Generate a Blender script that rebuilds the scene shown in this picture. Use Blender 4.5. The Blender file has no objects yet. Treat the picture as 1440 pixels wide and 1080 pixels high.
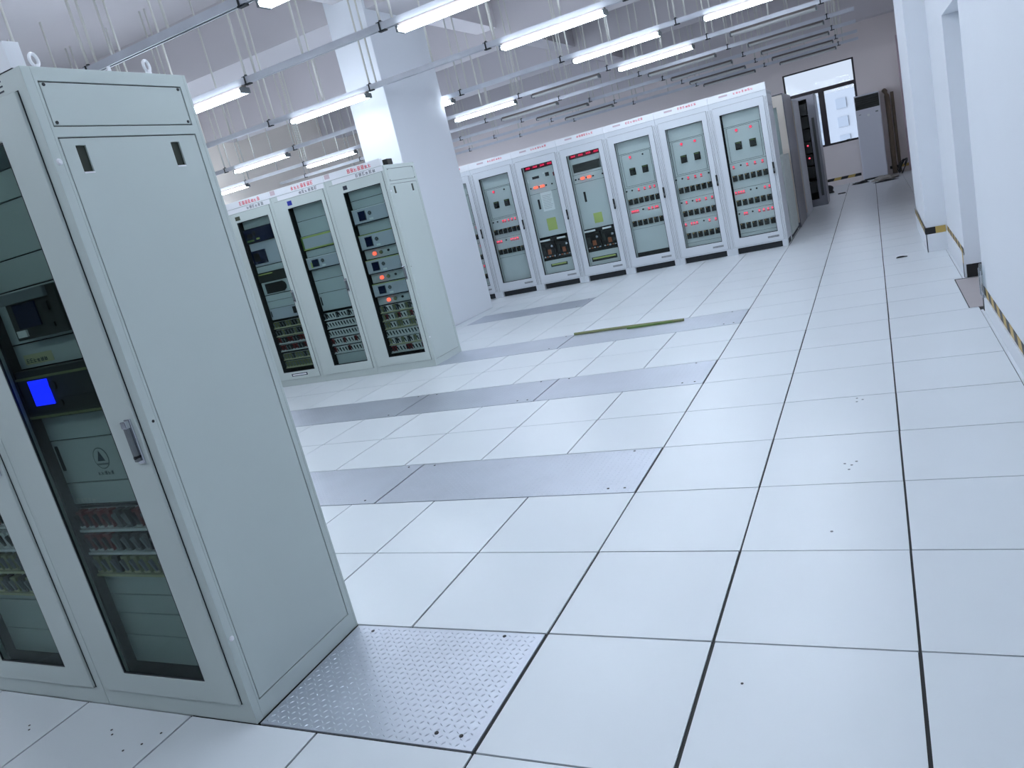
import bpy, math, random
from mathutils import Vector, Matrix
random.seed(7)
S = bpy.context.scene
COL = S.collection
# ------------------------------------------------------------------ camera
cd = bpy.data.cameras.new('camera'); cam = bpy.data.objects.new('camera', cd); COL.objects.link(cam)
cd.sensor_width = 36.0; cd.lens = 1063.97 / 1440 * 36.0; cd.clip_start = 0.05; cd.clip_end = 400
RT = Vector((0.8839388, 0.40678852, -0.2305977)); UP = Vector((0.10673983, 0.30459372, 0.94648258)); FW = Vector((-0.45525685, 0.86124664, -0.22582167))
M = Matrix((RT, UP, -FW)).transposed().to_4x4(); M.translation = Vector((1.2348, -1.5458, 1.5101))
cam.matrix_world = M
S.camera = cam
# ------------------------------------------------------------------ world, view
S.view_settings.view_transform = 'Standard'; S.view_settings.look = 'None'
S.view_settings.gamma = 1; S.view_settings.use_curve_mapping = False
S.view_settings.exposure = 0.38
W = bpy.data.worlds.new('sky'); S.world = W; W.use_nodes = True
nt = W.node_tree; nt.nodes.clear()
bg = nt.nodes.new('ShaderNodeBackground'); wo = nt.nodes.new('ShaderNodeOutputWorld')
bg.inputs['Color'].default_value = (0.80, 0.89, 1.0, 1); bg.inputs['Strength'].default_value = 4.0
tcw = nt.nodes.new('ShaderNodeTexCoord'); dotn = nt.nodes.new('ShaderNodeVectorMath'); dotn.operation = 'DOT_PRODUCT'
dotn.inputs[1].default_value = (-0.98, -0.1, 0.15)       # sky made brighter on the left to feed the added left-wall windows
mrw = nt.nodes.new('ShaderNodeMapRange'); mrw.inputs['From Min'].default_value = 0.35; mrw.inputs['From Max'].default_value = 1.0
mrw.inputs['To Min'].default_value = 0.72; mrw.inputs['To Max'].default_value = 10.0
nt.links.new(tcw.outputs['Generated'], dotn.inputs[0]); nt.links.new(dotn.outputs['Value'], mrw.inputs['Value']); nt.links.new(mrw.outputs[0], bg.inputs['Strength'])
nt.links.new(bg.outputs[0], wo.inputs[0])
TUBE = 30.0            # brightness of a lit fluorescent tube

# ------------------------------------------------------------------ materials
def lin(c):
    return tuple(((v/255)/12.92 if v/255 <= 0.04045 else ((v/255+0.055)/1.055)**2.4) for v in c)
def mat(name, rgb, rough=0.5, metal=0.0, var=0.0, vscale=8.0, bump=0.0, bscale=200.0, emit=None, estr=0.0, spec=0.5):
    m = bpy.data.materials.new(name); m.use_nodes = True
    n = m.node_tree.nodes; l = m.node_tree.links; b = n['Principled BSDF']
    c = lin(rgb)
    b.inputs['Roughness'].default_value = rough; b.inputs['Metallic'].default_value = metal
    b.inputs['Specular IOR Level'].default_value = spec
    tc = n.new('ShaderNodeTexCoord')
    nz = n.new('ShaderNodeTexNoise'); nz.inputs['Scale'].default_value = vscale; nz.inputs['Detail'].default_value = 4
    l.new(tc.outputs['Object'], nz.inputs['Vector'])
    mx = n.new('ShaderNodeMix'); mx.data_type = 'RGBA'
    mx.inputs[6].default_value = tuple(v*(1-var) for v in c)+(1,)
    mx.inputs[7].default_value = tuple(min(1, v*(1+var)) for v in c)+(1,)
    l.new(nz.outputs['Fac'], mx.inputs[0]); l.new(mx.outputs[2], b.inputs['Base Color'])
    if bump:
        n2 = n.new('ShaderNodeTexNoise'); n2.inputs['Scale'].default_value = bscale
        l.new(tc.outputs['Object'], n2.inputs['Vector'])
        bp = n.new('ShaderNodeBump'); bp.inputs['Strength'].default_value = bump; bp.inputs['Distance'].default_value = 0.002
        l.new(n2.outputs['Fac'], bp.inputs['Height']); l.new(bp.outputs[0], b.inputs['Normal'])
    if emit:
        b.inputs['Emission Color'].default_value = lin(emit)+(1,); b.inputs['Emission Strength'].default_value = estr
    return m
def glass_mat(name, tint=(0.93, 0.97, 0.96), refl=0.06, top=0.45):
    m = bpy.data.materials.new(name); m.use_nodes = True
    n = m.node_tree.nodes; l = m.node_tree.links; n.clear()
    o = n.new('ShaderNodeOutputMaterial'); t = n.new('ShaderNodeBsdfTransparent'); g = n.new('ShaderNodeBsdfGlossy'); x = n.new('ShaderNodeMixShader')
    lw = n.new('ShaderNodeLayerWeight'); lw.inputs['Blend'].default_value = 0.25
    mp = n.new('ShaderNodeMapRange'); mp.inputs['To Min'].default_value = refl; mp.inputs['To Max'].default_value = top
    l.new(lw.outputs['Fresnel'], mp.inputs['Value']); mp.inputs['From Min'].default_value = 0.06
    t.inputs['Color'].default_value = tint+(1,); g.inputs['Roughness'].default_value = 0.03
    l.new(mp.outputs[0], x.inputs[0]); l.new(t.outputs[0], x.inputs[1]); l.new(g.outputs[0], x.inputs[2]); l.new(x.outputs[0], o.inputs[0])
    return m
def emis(name, rgb, s):
    m = bpy.data.materials.new(name); m.use_nodes = True
    n = m.node_tree.nodes; n.clear(); o = n.new('ShaderNodeOutputMaterial'); e = n.new('ShaderNodeEmission')
    e.inputs[0].default_value = lin(rgb)+(1,); e.inputs[1].default_value = s
    m.node_tree.links.new(e.outputs[0], o.inputs[0]); return m

TILE = mat('laminate_floor_tile', (222, 228, 232), 0.30, var=0.03, vscale=2.2, bump=0.05, bscale=350)
GAP = mat('black_tile_trim', (14, 16, 18), 0.6)
PLATE = mat('aluminium_plate', (198, 204, 214), 0.42, 0.7, var=0.10, vscale=3, bump=0.15, bscale=60)
WALLW = mat('white_wall_paint', (222, 226, 232), 0.7, var=0.015, vscale=1.2)
WALLD = mat('grey_wall_paint', (118, 120, 126), 0.8, var=0.02, vscale=1)
WALLB = mat('cream_wall_paint', (226, 218, 217), 0.8, var=0.03, vscale=0.8)
CEIL = mat('ceiling_paint', (200, 196, 200), 0.9, var=0.05, vscale=0.7)
COLM = mat('column_paint', (228, 232, 238), 0.7, var=0.015, vscale=1)
PAINT = mat('grey_powder_coat', (190, 200, 197), 0.42, var=0.015, vscale=3, bump=0.04, bscale=900)
PAINTL = mat('light_powder_coat', (203, 208, 214), 0.40, var=0.015, vscale=3, bump=0.04, bscale=900)
HEADW = mat('header_white', (226, 228, 232), 0.4)
SEAM = mat('seam_black', (26, 32, 38), 0.6)
DARK = mat('cabinet_interior', (34, 38, 40), 0.7)
MODG = mat('module_grey', (190, 198, 200), 0.45, var=0.02, vscale=4)
MODL = mat('module_light', (186, 190, 200), 0.4, var=0.02, vscale=4)
MODD = mat('module_dark', (40, 44, 42), 0.4, var=0.05)
BLACK = mat('black_plastic', (15, 17, 18), 0.35)
LCD = mat('lcd_off', (22, 30, 58), 0.15)
LCDG = mat('lcd_olive', (60, 66, 52), 0.3)
BLUE = emis('blue_screen', (16, 34, 255), 2.2)
BLUES = mat('blue_sticker', (35, 50, 150), 0.4)
GREY = mat('grey_plastic', (110, 116, 120), 0.4)
CHROME = mat('chrome', (210, 212, 220), 0.15, 1.0)
GALV = mat('galvanised_steel', (208, 212, 220), 0.32, 0.5, var=0.12, vscale=6)
ROD = mat('threaded_rod_zinc', (206, 206, 200), 0.5, 0.1)
HOUS = mat('white_enamel', (235, 236, 240), 0.35)
BATT = mat('batten_grey_brown', (118, 110, 108), 0.5, var=0.05)
TUBEON = emis('lit_tube', (226, 238, 252), TUBE)
TUBEOFF = mat('unlit_tube', (205, 206, 205), 0.25)
LEDR = emis('red_indicator', (255, 70, 100), 1.4)
LAMPR = emis('red_orange_lamp', (255, 105, 85), 1.5)
DIGR = emis('red_digits', (255, 40, 90), 1.2)
MAROON = mat('meter_window', (92, 14, 38), 0.2)
REDM = mat('red_ink', (225, 60, 80), 0.5)
REDD = mat('dark_red_plastic', (110, 22, 26), 0.4)
BLKI = mat('black_ink', (36, 44, 60), 0.5)
WHITE = mat('white_label', (225, 228, 230), 0.5)
CREAMS = mat('cream_sticker', (196, 196, 160), 0.5)
YELG = mat('yellow_green_sticker', (176, 190, 110), 0.5)
GREEN = mat('green_plastic', (92, 120, 60), 0.45)
OLIVE = mat('olive_plastic', (118, 124, 84), 0.5)
YEL = mat('tape_yellow', (190, 162, 92), 0.5)
TAPEB = mat('tape_black', (24, 22, 24), 0.5)
SLOT = mat('vent_slot', (24, 34, 20), 0.6)
WINF = mat('window_frame_brown', (40, 32, 40), 0.4)
WGLASS = glass_mat('window_glass', (0.94, 0.96, 1.0), 0.004)
DGLASSN = glass_mat('tinted_door_glass', (0.73, 0.79, 0.77), 0.004, 0.12)
DGLASSM = glass_mat('lightly_tinted_door_glass', (0.80, 0.86, 0.85), 0.008, 0.25)
DGLASS = glass_mat('door_glass', (0.93, 0.96, 0.955), 0.008, 0.25)
CLEAR = glass_mat('clear_plastic', (0.80, 0.86, 0.88), 0.15)
ACW = mat('air_conditioner_white', (206, 208, 218), 0.35)
BROWN = mat('pipe_insulation', (112, 98, 84), 0.8, var=0.2, vscale=20, bump=0.3, bscale=30)
BAG = mat('black_bag', (18, 18, 22), 0.45, bump=0.3, bscale=20)
RAG = mat('pale_plastic_sheet', (150, 146, 140), 0.5, var=0.2, vscale=14)
SILL = mat('threshold_board', (176, 168, 168), 0.5, var=0.04)
STEELD = mat('brushed_steel_side', (112, 112, 120), 0.30, 0.75, var=0.25, vscale=2)
BEIGE = mat('beige_panel', (206, 198, 188), 0.5)
COPPER = mat('copper_busbar', (150, 92, 66), 0.35, 0.7)
BLDG = mat('pale_plaster', (150, 153, 158), 0.9, emit=None)
BWIN = mat('pale_window_pane', (136, 142, 150), 0.5)
PINK = mat('pink_pipe', (196, 176, 184), 0.5)

# ------------------------------------------------------------------ mesh builder
class MB:
    def __init__(s): s.v = []; s.f = []; s.mi = []; s.mats = []
    def _m(s, m):
        if m not in s.mats: s.mats.append(m)
        return s.mats.index(m)
    def raw(s, vs, fs, m):
        o = len(s.v); s.v += [tuple(v) for v in vs]; k = s._m(m)
        for f in fs: s.f.append(tuple(i+o for i in f)); s.mi.append(k)
        return s
    def box(s, x0, x1, y0, y1, z0, z1, m):
        vs = [(x0,y0,z0),(x1,y0,z0),(x1,y1,z0),(x0,y1,z0),(x0,y0,z1),(x1,y0,z1),(x1,y1,z1),(x0,y1,z1)]
        return s.raw(vs, [(0,3,2,1),(4,5,6,7),(0,1,5,4),(1,2,6,5),(2,3,7,6),(3,0,4,7)], m)
    def cyl(s, p0, p1, r, m, n=12, r1=None):
        p0 = Vector(p0); p1 = Vector(p1); d = (p1-p0).normalized(); r1 = r if r1 is None else r1
        a = d.orthogonal().normalized(); b = d.cross(a); vs = []
        for p, rr in ((p0, r), (p1, r1)):
            for i in range(n):
                t = 2*math.pi*i/n; vs.append(p + (a*math.cos(t)+b*math.sin(t))*rr)
        fs = [(i, (i+1) % n, n+(i+1) % n, n+i) for i in range(n)] + [tuple(range(n-1, -1, -1)), tuple(range(n, 2*n))]
        return s.raw(vs, fs, m)
    def tube(s, pts, r, m, n=8):
        pts = [Vector(p) for p in pts]; rings = []; vs = []
        for i, p in enumerate(pts):
            d = (pts[min(i+1, len(pts)-1)]-pts[max(i-1, 0)]).normalized()
            a = d.cross(Vector((0.13, 0.21, 1))).normalized(); b = d.cross(a)
            for k in range(n):
                t = 2*math.pi*k/n; vs.append(p+(a*math.cos(t)+b*math.sin(t))*r)
        fs = []
        for i in range(len(pts)-1):
            for k in range(n): fs.append((i*n+k, i*n+(k+1) % n, (i+1)*n+(k+1) % n, (i+1)*n+k))
        fs += [tuple(range(n-1, -1, -1)), tuple(range((len(pts)-1)*n, len(pts)*n))]
        return s.raw(vs, fs, m)
    def torus(s, c, R, r, axis, m, n=20, k=8):
        pts = []; vs = []; c = Vector(c)
        ax = Vector(axis).normalized(); a = ax.orthogonal().normalized(); b = ax.cross(a)
        for i in range(n):
            t = 2*math.pi*i/n; d = a*math.cos(t)+b*math.sin(t)
            for j in range(k):
                q = 2*math.pi*j/k; vs.append(c+d*(R+r*math.cos(q))+ax*r*math.sin(q))
        fs = [(i*k+j, ((i+1) % n)*k+j, ((i+1) % n)*k+(j+1) % k, i*k+(j+1) % k) for i in range(n) for j in range(k)]
        return s.raw(vs, fs, m)
    def plate(s, axes, u0, u1, v0, v1, w0, w1, holes, m):
        """manifold plate with rectangular holes; axes e.g. 'xz' means u=x, v=z and thickness on the third axis"""
        us = sorted(set([u0, u1]+[h[0] for h in holes]+[h[1] for h in holes])); us = [u for u in us if u0 <= u <= u1]
        vv = sorted(set([v0, v1]+[h[2] for h in holes]+[h[3] for h in holes])); vv = [v for v in vv if v0 <= v <= v1]
        def P(u, v, w):
            d = {axes[0]: u, axes[1]: v}
            for k in 'xyz':
                if k not in d: d[k] = w
            return (d['x'], d['y'], d['z'])
        def solid(i, j):
            if i < 0 or j < 0 or i >= len(us)-1 or j >= len(vv)-1: return False
            uc = (us[i]+us[i+1])/2; vc = (vv[j]+vv[j+1])/2
            return not any(h[0] < uc < h[1] and h[2] < vc < h[3] for h in holes)
        vs = []; idx = {}
        def V(i, j, w):
            k = (i, j, w)
            if k not in idx: idx[k] = len(vs); vs.append(P(us[i], vv[j], (w0, w1)[w]))
            return idx[k]
        fs = []
        for i in range(len(us)-1):
            for j in range(len(vv)-1):
                if not solid(i, j): continue
                fs.append((V(i,j,0), V(i+1,j,0), V(i+1,j+1,0), V(i,j+1,0)))
                fs.append((V(i,j,1), V(i,j+1,1), V(i+1,j+1,1), V(i+1,j,1)))
                if not solid(i-1, j): fs.append((V(i,j,0), V(i,j+1,0), V(i,j+1,1), V(i,j,1)))
                if not solid(i+1, j): fs.append((V(i+1,j,0), V(i+1,j,1), V(i+1,j+1,1), V(i+1,j+1,0)))
                if not solid(i, j-1): fs.append((V(i,j,0), V(i,j,1), V(i+1,j,1), V(i+1,j,0)))
                if not solid(i, j+1): fs.append((V(i,j+1,0), V(i+1,j+1,0), V(i+1,j+1,1), V(i,j+1,1)))
        return s.raw(vs, fs, m)
    def mesh(s, name, recalc=True):
        me = bpy.data.meshes.new(name); me.from_pydata(s.v, [], s.f)
        for m in s.mats: me.materials.append(m)
        me.polygons.foreach_set('material_index', s.mi)
        if recalc:
            import bmesh
            b = bmesh.new(); b.from_mesh(me); bmesh.ops.recalc_face_normals(b, faces=b.faces); b.to_mesh(me); b.free()
        me.update(); return me
    def build(s, name, parent=None, bevel=0.0, smooth=False, loc=None):
        me = s.mesh(name)
        if smooth: me.polygons.foreach_set('use_smooth', [True]*len(me.polygons))
        o = bpy.data.objects.new(name, me); COL.objects.link(o)
        if parent: o.parent = parent
        if loc: o.location = loc
        if bevel:
            bm = o.modifiers.new('bevel', 'BEVEL'); bm.width = bevel; bm.segments = 2; bm.limit_method = 'ANGLE'; bm.angle_limit = math.radians(40)
        return o
def thing(name, label, cat, loc=(0, 0, 0), rz=0.0, group=None):
    o = bpy.data.objects.new(name, None); COL.objects.link(o); o.location = loc; o.rotation_euler = (0, 0, rz); o.empty_display_size = 0.1
    o['label'] = label; o['category'] = cat
    if group: o['group'] = group
    return o
def tag(o, label, cat, group=None, kind=None):
    o['label'] = label; o['category'] = cat
    if group: o['group'] = group
    if kind: o['kind'] = kind
    return o
def struct(o, label=None):
    o['kind'] = 'structure'
    if label: o['label'] = label; 
    return o
CACHE = {}
def inst(key, maker, name, parent, loc):
    """a small repeated part: shares one mesh, is an object of its own"""
    if key not in CACHE:
        b = MB(); maker(b); CACHE[key] = b.mesh(key)
    o = bpy.data.objects.new(name, CACHE[key]); COL.objects.link(o); o.parent = parent; o.location = loc
    return o

# ------------------------------------------------------------------ the room
XW = 1.83; XL = -12.0; YB = 20.4; YF = -6.0; ZC = 5.2
# raised floor: tile tops with black trim lines between, base below; a few cells hold metal plates instead
PL = [  # x0, x1, y0, y1, label
 (-0.865, -0.004, 0.0, 0.6, 'checkered aluminium floor plate beside the nearest tall cabinet'),
 (-1.63, -0.004, 1.8, 2.4, 'checkered floor plate, right piece of the second strip from the camera'),
 (-3.6, -1.636, 1.8, 2.4, 'checkered floor plate, left piece of the second strip, partly behind the nearest cabinet'),
 (-1.34, -0.004, 3.6, 4.2, 'checkered floor plate, right end piece of the third strip from the camera'),
 (-2.67, -1.346, 3.6, 4.2, 'checkered floor plate, middle piece of the third strip from the camera'),
 (-4.8, -2.676, 3.6, 4.2, 'checkered floor plate, left piece of the third strip, near the middle cabinets'),
 (-1.84, -0.004, 5.4, 6.0, 'floor plate with the green strip lying on it, in the fourth strip'),
 (-3.6, -1.846, 5.4, 6.0, 'floor plate touching the side of the middle cabinet row'),
 (-4.2, -2.404, 7.8, 8.4, 'floor plate farthest from the camera, right of the white column'),
]
def in_plate(x, y):
    return any(p[0]-0.02 < x < p[1]+0.02 and p[2] < y < p[3] for p in PL) or (x < -0.6 and x > -1.2 and 0 < y < 0.6)
fb = MB()
fb.box(XL, XW+0.3, YF, YB, -0.06, -0.006, GAP)
i0 = int(round(XL/0.6))
for i in range(i0, 3):
    for j in range(-10, 34):
        xc = (i+0.5)*0.6; yc = (j+0.5)*0.6
        if in_plate(xc, yc): continue
        gx = 0.0036 + 0.0016*random.random(); gy = 0.0028+0.0012*random.random()
        if (i, j) in ((0, 0), (1, 0), (1, -1), (0, 1)): gx = 0.0065; gy = 0.0045
        fb.box(i*0.6+gx, (i+1)*0.6-gx, j*0.6+gy, (j+1)*0.6-gy, -0.006, 0.0, TILE)
fb.box(1.80, XW, YF, 4.72, -0.006, 0.0, TILE)
fb.box(1.80, XW, 5.95, YB, -0.006, 0.0, TILE)
fb.box(XW, 2.3, 9.7, YB, -0.006, 0.0, TILE)
struct(fb.build('floor'), 'white anti-static raised floor tiles with black seams')
# metal plates with raised lozenge tread
def tread(b, x0, x1, y0, y1, p=0.030, hz=0.0026):
    nx = int((x1-x0-0.02)/p); ny = int((y1-y0-0.02)/p)
    for a in range(nx):
        for c in range(ny):
            cx = x0+0.01+(a+0.5)*p; cy = y0+0.01+(c+0.5)*p; t = math.radians(55 if (a+c) % 2 else -35); q_ = p/0.03
            dx, dy = math.cos(t), math.sin(t); L = 0.0125*q_; w = 0.0036*q_
            vs = [(cx-dx*L, cy-dy*L, 0.0002), (cx+dy*w, cy-dx*w, 0.0002), (cx+dx*L, cy+dy*L, 0.0002), (cx-dy*w, cy+dx*w, 0.0002), (cx, cy, hz)]
            b.raw(vs, [(0,1,4), (1,2,4), (2,3,4), (3,0,4)], PLATE)
for x0, x1, y0, y1, lb in PL:
    b = MB(); b.box(x0+0.002, x1-0.004, y0+0.006, y1-0.006, -0.006, 0.0003, PLATE)
    tread(b, x0, x1, y0, y1, *((0.025, 0.0026) if y0 < 1 else (0.030, 0.0018) if y0 < 3 else (0.036, 0.0014)))
    o = b.build('floor_plate'); tag(o, lb, 'floor plate', 'metal floor plates')
    sc = [(x1-0.16, y1-0.03), (x0+0.10, y1-0.04), (x1-0.16, y0+0.06), (x1-0.07, y0+0.06)]
    if x0 < -3: sc = [(x1-0.1, y1-0.04), (x1-0.1, y0+0.05)]
    for px, py in sc:
        inst('plate_screw', lambda q: (q.cyl((0,0,0), (0,0,0.002), 0.007, SEAM, 12), q.cyl((0,0,0.002), (0,0,0.0026), 0.004, BLACK, 8)), 'screw', o, (px, py, 0.0003))

# walls
b = MB()
b.plate('yz', YF, 9.69, -0.05, ZC, XW, XW+0.26, [(4.72, 5.95, -0.1, 2.14)], WALLW)
b.box(XW-0.0, XW+0.26, 9.69, 9.70, -0.05, ZC, WALLW)
b.box(2.04, 2.30, 9.70, YB, -0.05, ZC, WALLB)
struct(b.build('wall_right'))
b = MB(); b.box(1.64, XW+0.05, 7.6, 9.7, 0, ZC, WALLW)
struct(b.build('wall_pilaster'), 'white wall pilaster stepping out past the doorway')
b = MB(); b.plate('xz', XL, 2.30, -0.05, ZC, YB, YB+0.24, [(-0.64, 1.03, 1.03, 3.0)], WALLB)
struct(b.build('wall_back'))
WALLL = mat('left_wall_paint', (240, 232, 222), 0.8, var=0.02, vscale=0.8)
ADDED_WINDOWS = [(9.9, 12.0), (12.6, 14.7), (15.3, 17.4), (18.0, 20.0)]  # unseen windows added to bring daylight to the far end
b = MB(); b.plate('yz', YF, YB, -0.05, ZC, XL-0.2, XL, [(a, c, 0.95, 2.75) for a, c in ADDED_WINDOWS], WALLL); struct(b.build('wall_left'))
for k, (a, c) in enumerate(ADDED_WINDOWS):
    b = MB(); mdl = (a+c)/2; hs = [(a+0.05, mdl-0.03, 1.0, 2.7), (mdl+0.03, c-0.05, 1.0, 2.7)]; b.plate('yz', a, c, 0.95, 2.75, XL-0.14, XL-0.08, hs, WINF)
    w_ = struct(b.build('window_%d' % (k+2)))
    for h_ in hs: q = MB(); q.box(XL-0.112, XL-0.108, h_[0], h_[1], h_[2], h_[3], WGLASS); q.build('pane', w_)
b = MB(); b.box(XL, XW+0.26, YF-0.2, YF, -0.05, ZC, WALLD); struct(b.build('wall_front'))
b = MB(); b.box(XL-0.2, 2.3, YF-0.2, YB+0.24, ZC, ZC+0.2, CEIL); struct(b.build('ceiling'))
for k, yc in enumerate((-0.4, 3.8, 8.15, 12.4, 16.6)):
    b = MB(); b.box(XL, XW if yc < 9.5 else 2.04, yc-0.44, yc+0.46, 4.37, ZC, CEIL)
    struct(b.build('trim_%d' % (k+1)), 'concrete ceiling beam across the room')
b = MB(); b.box(XL, 2.04, YB-0.45, YB, 3.75, ZC, CEIL); struct(b.build('trim_6'), 'concrete beam over the far window wall')
b = MB(); b.box(-4.9, -4.5, YF, YB-0.45, 4.55, ZC-0.001, CEIL); struct(b.build('trim_7'), 'concrete beam along the column line')
# column
b = MB(); b.box(-5.05, -4.45, 7.65, 9.2, 0, ZC, COLM)
struct(b.build('wall_column', bevel=0.008), 'square white column behind the middle cabinets')
# door recess: leaf, threshold
d = MB(); d.box(2.06, 2.085, 4.725, 5.945, 0.0, 2.135, WALLW)
dr = struct(d.build('door_1'), 'white door leaf set back in the right wall opening')
h = MB(); h.cyl((2.06, 4.85, 1.0), (2.01, 4.85, 1.0), 0.012, CHROME); h.box(2.005, 2.02, 4.84, 4.98, 0.99, 1.01, CHROME); h.build('door_handle', dr)
b = MB(); b.box(1.74, 2.055, 4.82, 5.92, -0.0055, 0.002, SILL); b.box(1.735, 1.74, 4.82, 5.92, -0.0055, 0.0035, SEAM); b.box(1.735, 1.83, 5.92, 5.935, -0.0055, 0.0035, SEAM)
struct(b.build('trim_8'), 'brownish threshold board in the doorway on the right')
# skirtings (slightly proud of the wall) and hazard tape
b = MB(); b.box(XW-0.012, XW, YF, 4.715, 0, 0.115, WALLW); b.box(XW-0.012, XW, 5.955, 7.6, 0, 0.20, WALLW); b.box(1.628, 1.64, 7.588, 9.7, 0, 0.19, WALLW); b.box(1.628, XW-0.012, 7.588, 7.6, 0, 0.19, WALLW)
struct(b.build('baseboard_right', bevel=0.002))
b = MB(); b.box(XL, 2.04, YB-0.012, YB, 0, 0.13, WALLB); struct(b.build('baseboard_back'))
def tape(axis, a0, a1, z0, z1, c, label, slant=0.05, step=0.11, cat='hazard tape', vertical=False):
    """strip of alternately black and yellow bars lying on a wall; axis 'y' or 'x' is its run"""
    b = MB(); n = max(1, int(abs((z1-z0) if vertical else (a1-a0))/step)); t = 0.0025
    for k in range(n):
        m = TAPEB if k % 2 == 0 else YEL
        if vertical:
            q0 = z0+(z1-z0)*k/n; q1 = z0+(z1-z0)*(k+1)/n
            if axis == 'y': b.box(c-t, c, a0, a1, q0, q1, m)
            else: b.box(a0, a1, c-t, c, q0, q1, m)
        else:
            p0 = a0+(a1-a0)*k/n; p1 = a0+(a1-a0)*(k+1)/n; s = slant if 0 < k else 0; e = slant if k < n-1 else 0
            if axis == 'y': vs = [(c-t, p0, z0), (c-t, p1, z0), (c-t, p1+e, z1), (c-t, p0+s, z1)]; back = [(c, v[1], v[2]) for v in vs]
            else: vs = [(p0, c-t, z0), (p1, c-t, z0), (p1+e, c-t, z1), (p0+s, c-t, z1)]; back = [(v[0], c, v[2]) for v in vs]
            b.raw(vs+back, [(0,1,2,3), (7,6,5,4), (0,4,5,1), (1,5,6,2), (2,6,7,3), (3,7,4,0)], m)
    return tag(b.build('hazard_tape'), label, cat, 'strips of black and yellow tape')
tape('y', -1.0, 4.70, 0.115, 0.175, XW-0.0, 'black and yellow tape above the skirting on the wall nearest the camera', 0.05, 0.13)
tape('y', 6.02, 7.585, 0.20, 0.25, XW-0.0, 'black and yellow tape between the doorway and the pilaster', 0.04, 0.13)
tape('x', 1.628, 1.815, 0.19, 0.26, 7.588, 'short tape with orange middle across the face of the pilaster', 0.0, 0.063)
tape('y', 7.59, 9.66, 0.19, 0.25, 1.628, 'black and yellow tape running along the aisle side of the pilaster', 0.04, 0.13)
tape('y', 5.965, 6.015, 0.0, 0.25, XW-0.012, 'upright strip of tape at the far side of the doorway', vertical=True, step=0.09)
tape('y', 4.66, 4.71, 0.0, 0.115, XW-0.012, 'upright black tape at the near side of the doorway', vertical=True, step=0.06)
tape('x', -0.6, 0.9, 0.13, 0.20, YB-0.0, 'dark tape along the far wall under the window', 0.04, 0.16)
tape('x', 1.56, 2.03, 0.13, 0.20, YB-0.0, 'dark tape on the far wall in the right corner', 0.04, 0.16)
b = MB(); b.box(XW+0.004, XW+0.13, 5.941, 5.949, 0.003, 0.115, TAPEB); tag(b.build('black_tape_patch'), 'square black patch at the foot of the doorway jamb', 'tape')
# clear guard standing at the near door edge
b = MB()
prof = [(0.0, 0.115), (0.0, 0.30), (0.03, 0.345), (0.07, 0.35), (0.12, 0.30), (0.12, 0.115)]
vs = [(XW-0.012, 4.70-p[0], p[1]) for p in prof]+[(XW-0.024, 4.70-p[0], p[1]) for p in prof]
b.raw(vs, [tuple(range(6)), tuple(range(11, 5, -1))]+[(i, i+6, (i+1) % 6+6, (i+1) % 6) for i in range(6)], CLEAR)
b.box(XW-0.028, XW-0.024, 4.57, 4.585, 0.12, 0.31, CHROME); b.box(XW-0.028, XW-0.024, 4.69, 4.70, 0.115, 0.31, CHROME)
tag(b.build('corner_guard'), 'clear plastic guard standing on the skirting at the doorway corner', 'corner guard')
# window in the far wall
wf = MB(); wf.plate('xz', -0.64, 1.03, 1.03, 3.0, YB+0.04, YB+0.10, [(-0.60, 0.985, 2.47, 2.965), (-0.59, 0.14, 1.08, 2.38), (0.28, 0.975, 1.08, 2.38)], WINF)
w1 = struct(wf.build('window_1', bevel=0.004), 'window of one wide upper pane over two lower panes in the far wall')
for k, (a, c, e, f) in enumerate([(-0.60, 0.985, 2.47, 2.965), (-0.59, 0.14, 1.08, 2.38), (0.28, 0.975, 1.08, 2.38)]):
    p = MB(); p.box(a, c, YB+0.066, YB+0.072, e, f, WGLASS); p.build('pane', w1)
b = MB(); b.box(-0.64, 1.03, YB-0.02, YB+0.04, 1.0, 1.03, WALLB); struct(b.build('trim_9'), 'sill under the far window')
# pale building outside
bl = thing('apartment_building', 'pale washed out building seen through the far window', 'building', (0, 62, 0))
b = MB(); b.box(-22, 26, 0, 8, -12, 3.8, BLDG); b.build('wall', bl)
for r in range(3):
    for k in range(12):
        inst('bwin', lambda q: q.box(-0.35, 0.35, -0.05, 0.0, -0.35, 0.35, BWIN), 'window', bl, (-9.5+k*1.5, 0, 2.9-r*1.3))

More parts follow.
